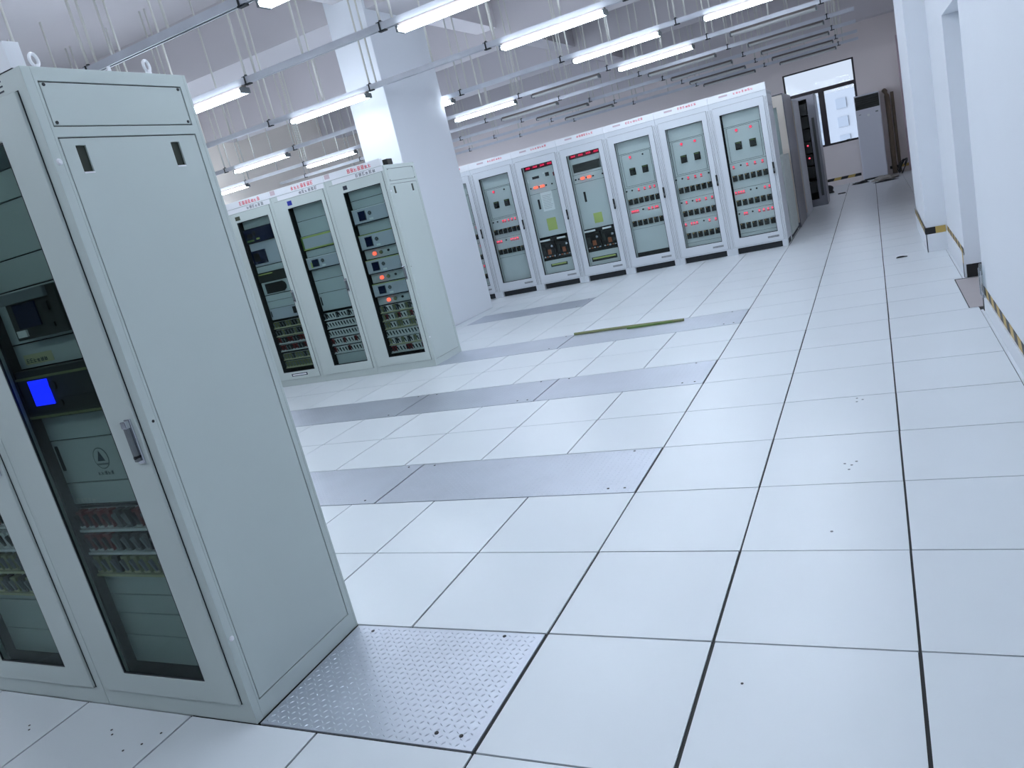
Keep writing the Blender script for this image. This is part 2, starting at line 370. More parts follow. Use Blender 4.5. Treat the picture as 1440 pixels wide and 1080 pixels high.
# ------------------------------------------------------------------ suspended channels and lights
ROWS = [-2.0, 0.9, 3.0, 4.75, 6.9, 9.3, 11.5, 13.5, 15.4, 17.3, 19.0]
ORD = ['', '', 'nearest', 'second nearest', 'third', 'fourth', 'fifth', 'sixth', 'seventh', 'eighth', 'ninth']
ZT = 3.25
RX = [0.78, -0.87, -2.52, -4.17, -5.85, -7.5, -9.15, -10.8]
def mk_rod(b, h): b.cyl((0, 0, 0), (0, 0, h), 0.0115, ROD, 8)
for r, y in enumerate(ROWS):
    if r >= 2: lb = '%s galvanised channel from the camera hung under the ceiling' % ORD[r]
    else: continue
    t = thing('ceiling_channel', lb, 'cable channel', (0, y, ZT), 0, 'parallel metal channels hung on rods')
    x1 = 1.55 if y < 9 else 1.2
    b = MB(); b.box(-11.6, x1, -0.024, 0.024, 0.044, 0.048, GALV); b.box(-11.6, x1, -0.026, -0.022, -0.012, 0.048, GALV); b.box(-11.6, x1, 0.022, 0.026, -0.012, 0.048, GALV)
    b.box(-11.6, x1, -0.022, -0.012, -0.012, -0.008, GALV); b.box(-11.6, x1, 0.012, 0.022, -0.012, -0.008, GALV); b.box(-11.6, x1, -0.012, 0.012, 0.038, 0.044, SEAM)
    b.build('channel', t)
    for x in RX:
        if y < 3.5 and x < -6 or (x < -9.5 and r < 4): continue
        # beams hang lower than the slab
        inbeam = any(-0.46 < y-yc < 0.48 for yc in (3.8, 8.15, 12.4, 16.6)); top = (4.37 if inbeam else ZC)-ZT-0.002
        if abs(x+4.7) < 0.2: top = min(top, 4.55-ZT)
        if y > 19.9: top = 3.75-ZT
        for dx in ((0.0, 0.13, 0.74) if r % 2 else (0.0, 0.10, 0.93)):
            if x+dx > x1-0.05: continue
            hh = round(top-0.048, 3)
            inst('rod_%g' % hh, lambda q, hh=hh: mk_rod(q, hh), 'hanger_rod', t, (x+dx, 0, 0.048))
        inst('clamp', lambda q: (q.box(-0.03, 0.03, -0.032, 0.032, 0.048, 0.056, GREY), q.box(-0.008, 0.008, -0.034, -0.028, -0.03, 0.056, SEAM), q.cyl((0.0, 0, 0.056), (0.0, 0, 0.070), 0.014, SEAM, 6), q.box(-0.03, 0.045, -0.02, 0.02, -0.024, -0.012, SEAM)), 'clamp', t, (x, 0, 0))
def mk_house(b):
    b.box(-0.62, 0.62, -0.028, 0.028, 0.0, 0.040, BATT); b.box(-0.60, 0.60, -0.018, 0.018, -0.012, 0.0, BATT)
def mk_cap(b): b.box(-0.012, 0.012, -0.062, 0.062, -0.035, 0.020, GREY)
def lamp(x, y, lit, label, group):
    t = thing('fluorescent_light', label, 'ceiling light', (x, y, 3.197), 0, group)
    inst('housing', mk_house, 'housing', t, (0, 0, 0))
    m = TUBEON if lit else TUBEOFF
    for s in (-0.045, 0.045):  # paired tubes imitate the wide glow around a single tube
        inst('tube_%s' % lit, lambda q: q.cyl((-0.605, 0, 0), (0.605, 0, 0), 0.020, m, 12), 'tube', t, (0, s, -0.014))
    for s in (-0.617, 0.617): inst('cap', mk_cap, 'end_cap', t, (s, 0, 0))
LN = {2: 'nearest', 3: 'second', 4: 'third', 5: 'fourth', 6: 'fifth', 7: 'sixth', 8: 'seventh', 9: 'eighth', 10: 'ninth'}
LIT = [(-1.72, 2), (-1.72, 3), (-1.72, 4), (-1.72, 5), (-1.72, 6), (-4.85, 3), (-4.85, 4), (-4.95, 5), (-4.88, 6), (-8.3, 5), (-8.45, 6), (-11.4, 6), (-8.0, 4), (-11.5, 5),
       (0.1, 2), (0.1, 3), (0.1, 4), (0.1, 5), (-1.72, 1), (0.1, 1), (-4.85, 2), (-1.72, 0), (-8.0, 3), (-4.85, 0), (0.1, 0), (-4.85, 1), (-3.3, 0), (-6.4, 0)]  # lights behind and over the camera are unseen, added to brighten near fronts
CN = {-1.72: 'over the aisle edge', 0.1: 'nearest the right wall'}
for x, r in LIT:
    if x == -3.3: c = 'between two columns'
    elif x == -6.4: c = 'farthest to the left'
    elif x > -3: c = CN[x]
    elif x > -6: c = 'above the middle cabinets'
    elif x > -10: c = 'left of the middle cabinets'
    else: c = 'by the far left wall'
    seen = r >= 2
    lb = 'lit tube light under the %s metal channel, %s' % (LN.get(r, 'rear'), c) if seen else 'added lit tube light %s, %s' % (['behind the camera', 'over the camera'][r], c)
    lamp(x, ROWS[r], True, lb, 'lit fluorescent lights')
for x, r in [(0.1, 6), (0.1, 7), (0.1, 8), (0.1, 9), (-1.72, 7), (-1.72, 8), (-1.72, 9), (-4.85, 7), (-4.85, 8), (-4.85, 9), (-8.4, 7), (-8.4, 8), (-3.3, 6), (0.1, 10), (-1.72, 10)]:
    c = {0.1: 'in the column nearest the window', -1.72: 'over the aisle edge', -4.85: 'beyond the white column', -8.4: 'far left beyond the middle cabinets', -3.3: 'between two lit lights'}[x]
    lamp(x, ROWS[r], False, 'unlit tube light under the %s metal channel, %s' % (LN[r], c), 'unlit fluorescent lights')

# ------------------------------------------------------------------ cabinet contents
def seg(b, x0, z0, w, h, ink, y, k):
    """one character-like mark made of strokes"""
    rnd = random.Random(k); t = h*0.13
    for i in range(rnd.randint(2, 3)):
        zz = z0+h*(0.06+0.38*i)+rnd.random()*0.02*h; b.box(x0+w*0.05, x0+w*(0.75+0.2*rnd.random()), y, y+0.0006, zz, zz+t, ink)
    for i in range(rnd.randint(1, 3)):
        xx = x0+w*(0.15+0.3*i); b.box(xx, xx+t, y, y+0.0006, z0+h*0.05, z0+h*(0.75+0.2*rnd.random()), ink)
def lettering(parent, x, z, n, w, h, ink, y, seed, name='lettering'):
    b = MB()
    for i in range(n): seg(b, x+i*w*1.12, z, w, h, ink, y, seed*31+i)
    return b.build(name, parent)
def panel(root, u0, u1, z0, z1, y, m, name='blank_panel', t=0.012, bev=0.0012):
    b = MB(); b.box(u0, u1, y, y+t, z0+0.0022, z1-0.0022, m); return b.build(name, root, bevel=bev)
def mk_breaker(b):
    b.box(-0.031, 0.031, -0.03, 0.0, -0.042, 0.042, BLACK); b.box(-0.020, 0.020, -0.042, -0.03, -0.012, 0.020, BLACK); b.box(-0.022, -0.006, -0.0315, -0.03, 0.026, 0.036, YEL)
def mk_led(b): b.cyl((0, 0, 0), (0, -0.006, 0), 0.014, GREY, 12); b.cyl((0, -0.006, 0), (0, -0.013, 0), 0.012, LEDR, 12)
def mk_bigled(b): b.cyl((0, 0, 0), (0, -0.01, 0), 0.020, GREY, 14); b.cyl((0, -0.01, 0), (0, -0.02, 0), 0.017, LEDR, 14)
def mk_dot(b): b.cyl((0, 0, 0), (0, -0.012, 0), 0.013, BLACK, 12)
def mk_lampo(b): b.cyl((0, 0, 0), (0, -0.012, 0), 0.026, CHROME, 16); b.cyl((0, -0.012, 0), (0, -0.03, 0), 0.022, LAMPR, 16)
def mk_lampoff(b): b.cyl((0, 0, 0), (0, -0.012, 0), 0.020, CHROME, 16); b.cyl((0, -0.012, 0), (0, -0.026, 0), 0.017, OLIVE, 16)
def mk_knob(b): b.cyl((0, 0, 0), (0, -0.012, 0), 0.019, BLACK, 16); b.box(-0.006, 0.006, -0.03, -0.01, -0.018, 0.018, BLACK)
def mk_switch(b): b.box(-0.046, 0.046, -0.012, 0, -0.055, 0.055, BLACK); b.box(-0.030, 0.030, -0.05, -0.012, -0.034, 0.03, BLACK); b.box(-0.034, 0.034, -0.02, -0.012, 0.036, 0.046, GREEN)
def term(kind):
    def f(b):
        body = {'p': WHITE, 'd': BLACK, 'r': REDD, 'o': OLIVE}[kind]
        b.box(-0.017, 0.017, -0.03, 0, -0.030, 0.034, body)
        dk = BLACK if kind in 'pr' else GREY
        b.raw([(-0.010, -0.031, 0.020), (0.004, -0.031, -0.022), (0.011, -0.031, -0.018), (-0.003, -0.031, 0.026), (-0.010, -0.045, 0.020), (0.004, -0.038, -0.022), (0.011, -0.038, -0.018), (-0.003, -0.045, 0.026)],
              [(0,1,2,3), (4,7,6,5), (0,4,5,1), (1,5,6,2), (2,6,7,3), (3,7,4,0)], dk)
        b.box(-0.014, 0.014, -0.033, -0.03, -0.030, -0.022, {'p': WHITE, 'd': GREY, 'r': WHITE, 'o': CREAMS}[kind])
    return f
def mk_digit(b):
    b.box(-0.050, 0.050, -0.008, 0, -0.022, 0.022, MAROON)
    for i in range(4):
        x = -0.034+i*0.019
        for (a0, a1, c0, c1) in ((0, 0.012, 0.010, 0.013), (0, 0.012, -0.0015, 0.0015), (0, 0.012, -0.013, -0.010), (0, 0.003, -0.013, 0.013), (0.010, 0.013, -0.013, 0.013)):
            if (i+int(c0*1000)) % 5 == 1: continue
            b.box(x+a0, x+a1, -0.0095, -0.008, c0, c1, DIGR)

def mod_rows(root, u0, u1, y, rows, n, seed):
    """terminal strips: each strip a part, every terminal on it a sub-part"""
    rnd = random.Random(seed)
    for (z, pat) in rows:
        b = MB(); b.box(u0, u1, y, y+0.01, z-0.047, z+0.045, MODG); b.box(u0+0.004, u1-0.004, y-0.035, y, z-0.045, z-0.036, CREAMS if 'o' in pat else WHITE); b.box(u0, u1, y-0.008, y+0.002, z+0.040, z+0.047, SEAM)
        p = b.build('terminal_strip', root)
        for i in range(n):
            k = pat[i % len(pat)]
            inst('term_'+k, term(k), 'terminal', p, (u0+0.028+(u1-u0-0.056)*i/(n-1), y, z))
def mod_meter(root, u0, u1, z0, z1, y, scr=True, yellow=True, m=MODL):
    p = panel(root, u0, u1, z0, z1, y-0.035, m, 'meter_unit', 0.045, 0.003)
    s = MB(); sx = u0+0.08; s.box(sx-0.005, sx+0.093, y-0.040, y-0.035, z0+0.025, z1-0.03, GREY); s.box(sx, sx+0.088, y-0.042, y-0.040, z0+0.03, z1-0.035, LCD); s.build('display_screen', p)
    s = MB(); s.cyl((sx+0.15, y-0.035, (z0+z1)/2+0.01), (sx+0.15, y-0.040, (z0+z1)/2+0.01), 0.022, GREY, 16)
    for a in range(4): s.box(sx+0.146+0.014*math.cos(a*1.57), sx+0.154+0.014*math.cos(a*1.57), y-0.043, y-0.04, (z0+z1)/2+0.006+0.014*math.sin(a*1.57), (z0+z1)/2+0.014+0.014*math.sin(a*1.57), BLACK)
    s.build('keypad', p)
    s = MB(); s.box(sx+0.13, sx+0.18, y-0.0365, y-0.035, z0+0.018, z0+0.038, WHITE); s.build('label_plate', p)
    b = MB(); b.box(u0, u1, y-0.036, y-0.0345, z1-0.010, z1-0.0024, YELG if yellow else WHITE); b.box(u0, u1, y-0.04, y+0.005, z0-0.006, z0+0.004, SEAM); b.build('edge_strip', p)
    return p
def mod_lamps(root, u0, u1, z0, z1, y, lu):
    p = panel(root, u0, u1, z0, z1, y, MODG, 'lamp_panel')
    zc = (z0+z1)/2
    inst('lampo', mk_lampo, 'indicator_lamp', p, (lu, y, zc)); inst('lampoff', mk_lampoff, 'indicator_lamp', p, (lu+0.085, y, zc)); inst('dotk', mk_dot, 'push_button', p, (lu+0.18, y, zc+0.005))
    return p
def mod_breakers(root, u0, u1, z0, z1, y, n, leds, dots, zb=None, name='breaker_panel'):
    p = panel(root, u0, u1, z0, z1, y, MODG, name)
    zl = z1-0.045; zb = zb if zb else z0+0.11
    for u in leds: inst('led', mk_led, 'indicator_light', p, (u0+(u1-u0)*u, y, zl))
    for u in dots: inst('dot', mk_dot, 'push_button', p, (u0+(u1-u0)*u, y, zl))
    for i in range(n): inst('breaker', mk_breaker, 'circuit_breaker', p, (u0+0.05+(u1-u0-0.09)*i/(n-1), y, zb))
    if leds:
        b = MB()
        for u in leds: b.box(u0+(u1-u0)*u-0.018, u0+(u1-u0)*u+0.018, y-0.0008, y, zl-0.034, zl-0.020, REDM)
        b.build('red_label', p)
    return p

def cab_shell(root, op, kind='A', end=False, glass=None, pc=PAINT, zdoor=(0.08, 2.14), header=True, W_=0.8, D_=0.6):
    """body, door with glass, side panels; opening op = (u0,u1,z0,z1)"""
    H = 2.2; zb = 0.0 if kind == 'A' else 0.09
    du0, du1 = (0.045, 0.758) if kind == 'A' else (0.048, 0.752)
    if op[1] > du1-0.05: du1 = min(0.775, op[1]+0.075)
    b = MB()
    b.plate('xz', 0.001, W_-0.001, zb, H, 0.0, 0.03, [(op[0]-0.03, op[1]+0.03, op[2]-0.03, op[3]+0.03)], pc)
    b.box(0.001, 0.013, 0.03, D_-0.012, zb, H-0.012, pc)                       # left wall
    b.box(W_-0.022, W_-0.010, 0.03, D_-0.012, zb, H-0.012, SEAM)               # dark liner behind the right panels
    b.box(0.001, W_-0.001, D_-0.012, D_, zb, H, pc)
    b.box(0.001, W_-0.010, 0.03, D_-0.012, H-0.012, H, pc)
    b.box(0.013, W_-0.022, 0.03, D_-0.012, zb, zb+0.05, DARK)
    # ring around the side panels
    b.plate('yz', 0.03, D_-0.012, zb, H, W_-0.010, W_-0.001, [(0.040, D_-0.035, 2.030, 2.160), (0.040, D_-0.035, zb+0.07, 2.000)], pc)
    b.box(op[0]-0.035, op[0]-0.03+0.012, 0.03, 0.16, 0.12, 2.1, DARK); b.box(op[1]+0.03-0.004, op[1]+0.035, 0.03, 0.16, 0.12, 2.1, DARK)
    b.box(0.013, W_-0.022, 0.20, 0.205, zb+0.05, H-0.012, BLACK if kind == 'A' else DARK)
    if kind == 'A': b.box(0.013, 0.016, 0.03, 0.20, zb+0.05, H-0.012, BLACK); b.box(op[0]-0.045, op[0]-0.028, 0.035, 0.20, zb+0.05, H-0.012, BLACK)  # black liners imitate the unlit inside of the cabinet
    b.build('body', root, bevel=0.0025)
    g = 0.0035
    s = MB(); s.box(W_-0.010, W_-0.002, 0.040+g, D_-0.035-g, 2.030+g, 2.160-g, pc); so = s.build('side_panel', root, bevel=0.0015)
    for (yy, zz) in ((0.055, 2.15), (D_-0.05, 2.15), (0.055, 2.042), (D_-0.05, 2.042)): inst('pscrew', lambda q: q.cyl((0,0,0), (0.002,0,0), 0.005, SEAM, 10), 'screw', so, (W_-0.002, yy, zz))
    s = MB(); s.plate('yz', 0.040+g, D_-0.035-g, zb+0.07+g, 2.000-g, W_-0.010, W_-0.002, [(0.088, 0.122, 1.895, 1.975), (D_-0.155, D_-0.118, 1.895, 1.975)], pc); so = s.build('side_panel', root, bevel=0.0015)
    for y0 in (0.088, D_-0.155):
        s = MB(); s.box(W_-0.0098, W_-0.008, y0, y0+0.034, 1.895, 1.975, SLOT); s.box(W_-0.009, W_-0.0005, y0-0.001, y0+0.035, 1.892, 1.897, HOUS); s.build('hand_slot', so)
    # door
    dm = MB(); dm.plate('xz', du0, du1, zdoor[0], zdoor[1], -0.012, -0.001, [op], pc)
    door = dm.build('door', root, bevel=0.003)
    e = MB(); e.plate('xz', du0-0.0025, du1+0.0025, zdoor[0]-0.0025, zdoor[1]+0.0025, -0.0012, -0.0002, [(du0+0.01, du1-0.01, zdoor[0]+0.01, zdoor[1]-0.01)], SEAM); e.build('door_seal', door)
    e = MB(); e.plate('xz', op[0]-0.001, op[1]+0.001, op[2]-0.001, op[3]+0.001, -0.009, -0.003, [(op[0]+0.006, op[1]-0.006, op[2]+0.006, op[3]-0.006)], SEAM); e.build('gasket', door)
    gl = MB(); gl.box(op[0]+0.006, op[1]-0.006, -0.008, -0.005, op[2]+0.006, op[3]-0.006, glass or DGLASS); gl.build('glass_pane', door)
    if kind == 'A':
        hx = du1-0.030
        h = MB(); h.box(hx-0.014, hx+0.014, -0.030, -0.022, 0.995, 1.145, CHROME); h.box(hx-0.010, hx+0.004, -0.044, -0.030, 1.005, 1.125, BLUES if False else GREY); h.box(hx-0.012, hx+0.012, -0.046, -0.030, 1.118, 1.142, CHROME); h.cyl((hx, -0.03, 1.02), (hx, -0.048, 1.02), 0.006, BLACK, 10)
        h.build('door_handle', door, bevel=0.002)
        for zz in ((0.33, 1.93) if end else ()): inst('pin', lambda q: q.cyl((0,0,0), (0.006,0,0), 0.010, HOUS, 14, 0.006), 'hinge_cover', root, (W_-0.001, 0.018, zz))
        if end: inst('hole', lambda q: q.cyl((0,0,0), (0.0008,0,0), 0.005, BLACK, 10), 'screw_hole', root, (W_-0.001, 0.018, 1.12))
    else:
        hx = du1-0.0
        h = MB(); h.box(hx-0.012, hx+0.014, -0.034, -0.022, 1.055, 1.215, BLACK); h.box(hx-0.005, hx+0.006, -0.036, -0.034, 1.09, 1.13, GREY); h.build('door_handle', door, bevel=0.002)
        v = MB()
        for k in range(4): v.box(0.53, 0.69, -0.0226, -0.022, 0.162+k*0.007, 0.166+k*0.007, SEAM)
        v.build('nameplate', door)
        v = MB()
        for x in (0.016, 0.030, W_-0.030, W_-0.016): v.box(x-0.0012, x+0.0012, -0.0008, 0.0, zb+0.01, 2.12, SEAM)
        v.build('frame_groove', root)
        for x in (0.001, W_-0.081):
            for y_ in (0.0, D_-0.06): f = MB(); f.box(x, x+0.08, y_, y_+0.06, 0, zb, pc); f.build('foot', root, bevel=0.002)
        f = MB(); f.box(0.081, W_-0.081, 0.05, 0.055, 0, zb, SEAM); f.box(W_-0.02, W_-0.015, 0.06, D_-0.06, 0, zb, SEAM); f.box(0.081, W_-0.015, 0.055, 0.06, 0, 0.01, SEAM)
        f.build('plinth', root, bevel=0.002)
    if header:
        hh = 0.075 if kind == 'A' else 0.10; x1 = W_-0.03 if end else W_-0.001; dp = 0.045 if kind == 'A' else 0.07
        hd = MB(); hd.box(0.001, x1, -0.004, dp, H+0.001, H+hh, HEADW); hd.box(0.001, x1, -0.003, dp-0.005, H, H+0.0015, SEAM)
        return door, hd.build('header', root, bevel=0.002)
    return door, None
def eyebolt(root, x, y, z=2.2):
    inst('eyebolt', lambda q: (q.cyl((0,0,0), (0,0,0.018), 0.010, HOUS, 10), q.torus((0,0,0.032), 0.018, 0.005, (1, 0.35, 0), HOUS)), 'eyebolt', root, (x, y, z))

# ---- nearest cabinets
NG = 'row of tall grey cabinets nearest the camera'
r1 = thing('equipment_cabinet', 'large grey cabinet nearest the camera with blue screen and plain side panel', 'equipment cabinet', (-1.67, 0, 0), 0, NG)
dr1, hd1 = cab_shell(r1, (0.185, 0.625, 0.165, 2.03), end=True, glass=DGLASSN)
lettering(hd1, 0.10, 2.215, 7, 0.055, 0.045, REDM, -0.0048, 3)
lettering(r1, 0.58, 2.152, 3, 0.04, 0.035, BLKI, -0.0008, 5)
eyebolt(r1, 0.755, 0.085); eyebolt(r1, 0.770, 0.475)
b = MB(); b.cyl((0.76, 0.33, 2.2), (0.76, 0.33, 2.225), 0.006, HOUS); b.build('stud', r1)
Y = 0.065; U0, U1 = 0.165, 0.648
for z0, z1 in ((1.98, 2.06), (1.89, 1.98), (1.72, 1.89), (1.62, 1.72), (0.46, 0.545), (0.38, 0.46), (0.285, 0.38), (0.165, 0.285), (0.83, 0.915), (1.08, 1.17)): panel(r1, U0, U1, z0, z1, Y, MODG)
pm = panel(r1, U0, U1, 1.44, 1.62, Y, MODG, 'meter_panel')
b = MB(); b.box(U0+0.12, U0+0.40, Y-0.045, Y, 1.452, 1.61, MODD); b.box(U0+0.115, U0+0.36, Y-0.06, Y-0.045, 1.575, 1.61, GREY); mu = b.build('meter_unit', pm, bevel=0.003)
b = MB(); b.box(U0+0.16, U0+0.28, Y-0.05, Y-0.045, 1.49, 1.57, LCD); b.build('display_screen', pm)
b = MB(); b.box(U0+0.32, U0+0.345, Y-0.052, Y-0.045, 1.53, 1.56, BLACK); b.box(U0+0.32, U0+0.345, Y-0.05, Y-0.045, 1.475, 1.49, BLACK); b.box(U0+0.14, U0+0.19, Y-0.052, Y-0.045, 1.462, 1.485, WHITE); b.build('keypad', pm)
b = MB(); b.cyl((U0+0.42, Y-0.0, 1.46), (U0+0.42, Y-0.02, 1.46), 0.008, CHROME); b.cyl((U0+0.42, Y, 1.6), (U0+0.42, Y-0.02, 1.6), 0.008, CHROME); b.build('thumb_screw', pm)
pb = panel(r1, U0, U1, 1.352, 1.44, Y, MODG)
b = MB(); b.box(U0+0.04, U0+0.20, Y-0.0015, Y, 1.365, 1.40, CREAMS); b.build('sticker', pb); lettering(pb, U0+0.05, 1.37, 6, 0.018, 0.016, BLKI, Y-0.0022, 9)
dk = panel(r1, U0, U1, 1.172, 1.352, Y-0.03, MODD, 'control_unit', 0.04, 0.003)
b = MB(); b.box(U0+0.06, U0+0.165, Y-0.034, Y-0.03, 1.222, 1.312, BLUE); o = b.build('display_screen', dk); o['label'] = 'glowing blue screen'
b = MB(); b.box(U0, U1, Y-0.036, Y-0.03, 1.318, 1.326, OLIVE); b.box(U0, U1, Y-0.036, Y-0.03, 1.178, 1.186, OLIVE); b.box(U0+0.17, U1, Y-0.032, Y-0.03, 1.238, 1.241, BLACK); b.build('edge_strip', dk)
b = MB(); b.cyl((U0+0.19, Y-0.03, 1.285), (U0+0.19, Y-0.036, 1.285), 0.018, BLACK); b.cyl((U0+0.20, Y-0.03, 1.222), (U0+0.20, Y-0.036, 1.222), 0.012, BLACK); b.cyl((U1-0.055, Y-0.03, 1.325), (U1-0.055, Y-0.045, 1.325), 0.012, YELG); b.cyl((U1-0.05, Y-0.03, 1.225), (U1-0.05, Y-0.045, 1.225), 0.012, CHROME); b.build('push_button', dk)
pe = panel(r1, U0, U1, 0.915, 1.08, Y, MODG, 'door_panel')
b = MB(); b.box(U0+0.012, U0+0.030, Y-0.001, Y, 0.965, 1.06, BLACK); b.build('handle_slot', pe)
b = MB(); b.cyl((U0+0.245, Y, 1.0), (U0+0.245, Y-0.001, 1.0), 0.040, GREY, 24); b.cyl((U0+0.245, Y-0.001, 1.0), (U0+0.245, Y-0.0015, 1.0), 0.036, MODG, 24); b.raw([(U0+0.225, Y-0.002, 0.99), (U0+0.265, Y-0.002, 0.99), (U0+0.245, Y-0.002, 1.03)], [(0,1,2)], BLKI); b.box(U0+0.215, U0+0.275, Y-0.002, Y-0.0015, 0.975, 0.982, GREY); b.build('emblem', pe)
lettering(pe, U0+0.20, 0.938, 5, 0.016, 0.014, BLKI, Y-0.0008, 12)
lettering(r1, U0+0.02, 0.838, 5, 0.02, 0.017, WHITE, Y-0.0008, 14)
mod_rows(r1, U0+0.005, U1-0.005, Y+0.01, [(0.775, 'rrrrddrd'), (0.683, 'rrrddddd'), (0.594, 'oodooood')], 9, 1)
# dark cables hanging at the left inside
b = MB(); b.tube([(0.155, 0.10, 0.4+0.12*i) if i % 2 else (0.150, 0.12, 0.4+0.12*i) for i in range(12)], 0.012, BLACK); b.build('cable_bundle', r1)

r2 = thing('equipment_cabinet', 'grey cabinet at the left edge of the picture, beside the nearest one', 'equipment cabinet', (-2.47, 0, 0), 0, NG)
dr2, hd2 = cab_shell(r2, (0.185, 0.625, 0.165, 2.03), glass=DGLASSN)
lettering(hd2, 0.10, 2.215, 7, 0.055, 0.045, REDM, -0.0048, 23)
eyebolt(r2, 0.745, 0.10)
for z0, z1 in ((1.9, 2.05), (1.7, 1.9), (1.4, 1.7), (1.2, 1.4), (1.0, 1.2), (0.86, 1.0), (0.28, 0.42), (0.165, 0.28), (0.42, 0.45)): panel(r2, U0, U1, z0, z1, Y, MODG)
mod_rows(r2, U0+0.005, U1-0.005, Y+0.01, [(0.80, 'rrpp'), (0.70, 'pppp'), (0.60, 'oodo'), (0.50, 'odod')], 9, 2)

# ---- middle cabinets
MG = 'three tall grey cabinets beside the white column'
MX = [-5.7, -4.9, -4.1]; MY = 5.4
def mid_text(r, hd, sd, dark):
    lettering(hd, 0.33, 2.215, 7, 0.042, 0.045, REDM, -0.0048, sd)
    b = MB(); b.box(0.02, 0.09, -0.0046, -0.004, 2.222, 2.27, PINK); b.build('logo', hd)
    lettering(r, 0.42, 2.155, 6, 0.040, 0.036, BLKI, -0.0008, sd+2)
    w = MB(); w.box(0.10, 0.78, -0.0007, 0.0, 2.148, 2.197, HEADW); w.build('name_strip', r)
m3 = thing('equipment_cabinet', 'grey cabinet with four small meters, end of the row by the white column', 'equipment cabinet', (MX[2], MY, 0), 0, MG)
OM = (0.212, 0.708, 0.175, 2.035)
d3, h3 = cab_shell(m3, OM, end=True, glass=DGLASSM); mid_text(m3, h3, 40, 0)
eyebolt(m3, 0.745, 0.47)
Y = 0.065; U0, U1 = 0.222, 0.70
panel(m3, U0, U1, 1.93, 2.05, Y, MODG); panel(m3, U0, U1, 1.84, 1.93, Y, MODG); panel(m3, U0, U1, 1.56, 1.675, Y, MODG)
mod_meter(m3, U0, U1, 1.68, 1.84, Y, yellow=False); mod_meter(m3, U0, U1, 1.395, 1.56, Y); mod_lamps(m3, U0, U1, 1.285, 1.39, Y, U0+0.14)
mod_meter(m3, U0, U1, 1.125, 1.28, Y); mod_lamps(m3, U0, U1, 1.015, 1.12, Y, U0+0.15)
mod_meter(m3, U0, U1, 0.865, 1.01, Y); mod_lamps(m3, U0, U1, 0.765, 0.86, Y, U0+0.16)
mod_rows(m3, U0, U1, Y+0.01, [(0.715, 'odpp'), (0.620, 'orpp'), (0.527, 'oopp'), (0.434, 'pppp'), (0.341, 'opdp'), (0.250, 'rrppp')], 11, 4)
b = MB(); b.box(0.23, 0.285, -0.0235, -0.022, 2.062, 2.105, BLKI); b.build('sticker', d3)
m2 = thing('equipment_cabinet', 'grey cabinet with small blue sticker, middle of the three by the column', 'equipment cabinet', (MX[1], MY, 0), 0, MG)
d2, h2 = cab_shell(m2, OM, glass=DGLASSM); mid_text(m2, h2, 50, 0)
panel(m2, U0, U1, 1.87, 2.05, Y, MODG); panel(m2, U0, U1, 1.70, 1.87, Y, MODG)
pa = panel(m2, U0+0.01, U1, 1.54, 1.70, Y-0.03, MODL, 'meter_unit', 0.04, 0.003)
b = MB(); b.box(U0+0.03, U1, Y-0.032, Y-0.03, 1.675, 1.695, YELG); b.box(U0+0.01, U1, Y-0.032, Y-0.03, 1.542, 1.558, YELG); b.box(U0+0.01, U0+0.03, Y-0.033, Y-0.03, 1.55, 1.69, GREEN); b.build('edge_strip', pa)
panel(m2, U0, U1, 1.455, 1.535, Y, MODG); mod_meter(m2, U0, U1, 1.315, 1.455, Y, yellow=False)
b = MB(); b.box(U0+0.05, U0+0.085, Y-0.0365, Y-0.035, 1.335, 1.40, YELG); b.build('sticker', m2)
panel(m2, U0, U1, 1.18, 1.31, Y, MODG); panel(m2, U0, U1, 1.03, 1.18, Y, MODG); pe = panel(m2, U0, U1, 0.82, 1.03, Y, MODG, 'door_panel')
b = MB(); b.box(U0+0.012, U0+0.030, Y-0.001, Y, 0.89, 0.99, BLACK); b.build('handle_slot', pe)
mod_rows(m2, U0, U1, Y+0.01, [(0.755, 'dppp'), (0.650, 'pppp'), (0.545, 'pppp'), (0.445, 'rppp'), (0.345, 'rpppp')], 11, 5)
panel(m2, U0, U1, 0.17, 0.29, Y, MODG)
b = MB(); b.box(0.23, 0.295, -0.0235, -0.022, 2.065, 2.115, BLUES); b.build('sticker', d2)
m1 = thing('equipment_cabinet', 'grey cabinet with dark control units, partly hidden behind the nearest cabinet', 'equipment cabinet', (MX[0], MY, 0), 0, MG)
d1, h1 = cab_shell(m1, OM, glass=DGLASSM); mid_text(m1, h1, 60, 0)
panel(m1, U0, U1, 1.94, 2.05, Y, MODG)
pa = panel(m1, U0, U1, 1.775, 1.935, Y-0.03, LCD, 'control_unit', 0.04, 0.003)
b = MB(); b.box(U0+0.02, U0+0.13, Y-0.032, Y-0.03, 1.79, 1.81, GREEN); b.box(U0+0.17, U0+0.22, Y-0.032, Y-0.03, 1.80, 1.82, YELG); b.box(U0+0.14, U0+0.17, Y-0.034, Y-0.03, 1.84, 1.90, BLACK); b.box(U0+0.04, U0+0.12, Y-0.034, Y-0.03, 1.83, 1.88, BLACK); b.build('keypad', pa)
pa = panel(m1, U0, U1, 1.49, 1.77, Y, MODL, 'meter_unit')
b = MB(); b.box(U0+0.0, U0+0.22, Y-0.012, Y, 1.52, 1.68, LCD); b.box(U0+0.03, U0+0.12, Y-0.014, Y-0.012, 1.55, 1.65, BLACK); b.build('display_screen', pa)
panel(m1, U0, U1, 1.41, 1.485, Y, MODG)
pa = panel(m1, U0, U1, 1.30, 1.405, Y-0.02, MODD, 'control_unit')
b = MB(); b.box(U0+0.02, U0+0.24, Y-0.022, Y-0.02, 1.385, 1.398, YELG); b.build('edge_strip', pa)
pa = panel(m1, U0, U1, 1.14, 1.295, Y, MODG, 'meter_unit')
b = MB()
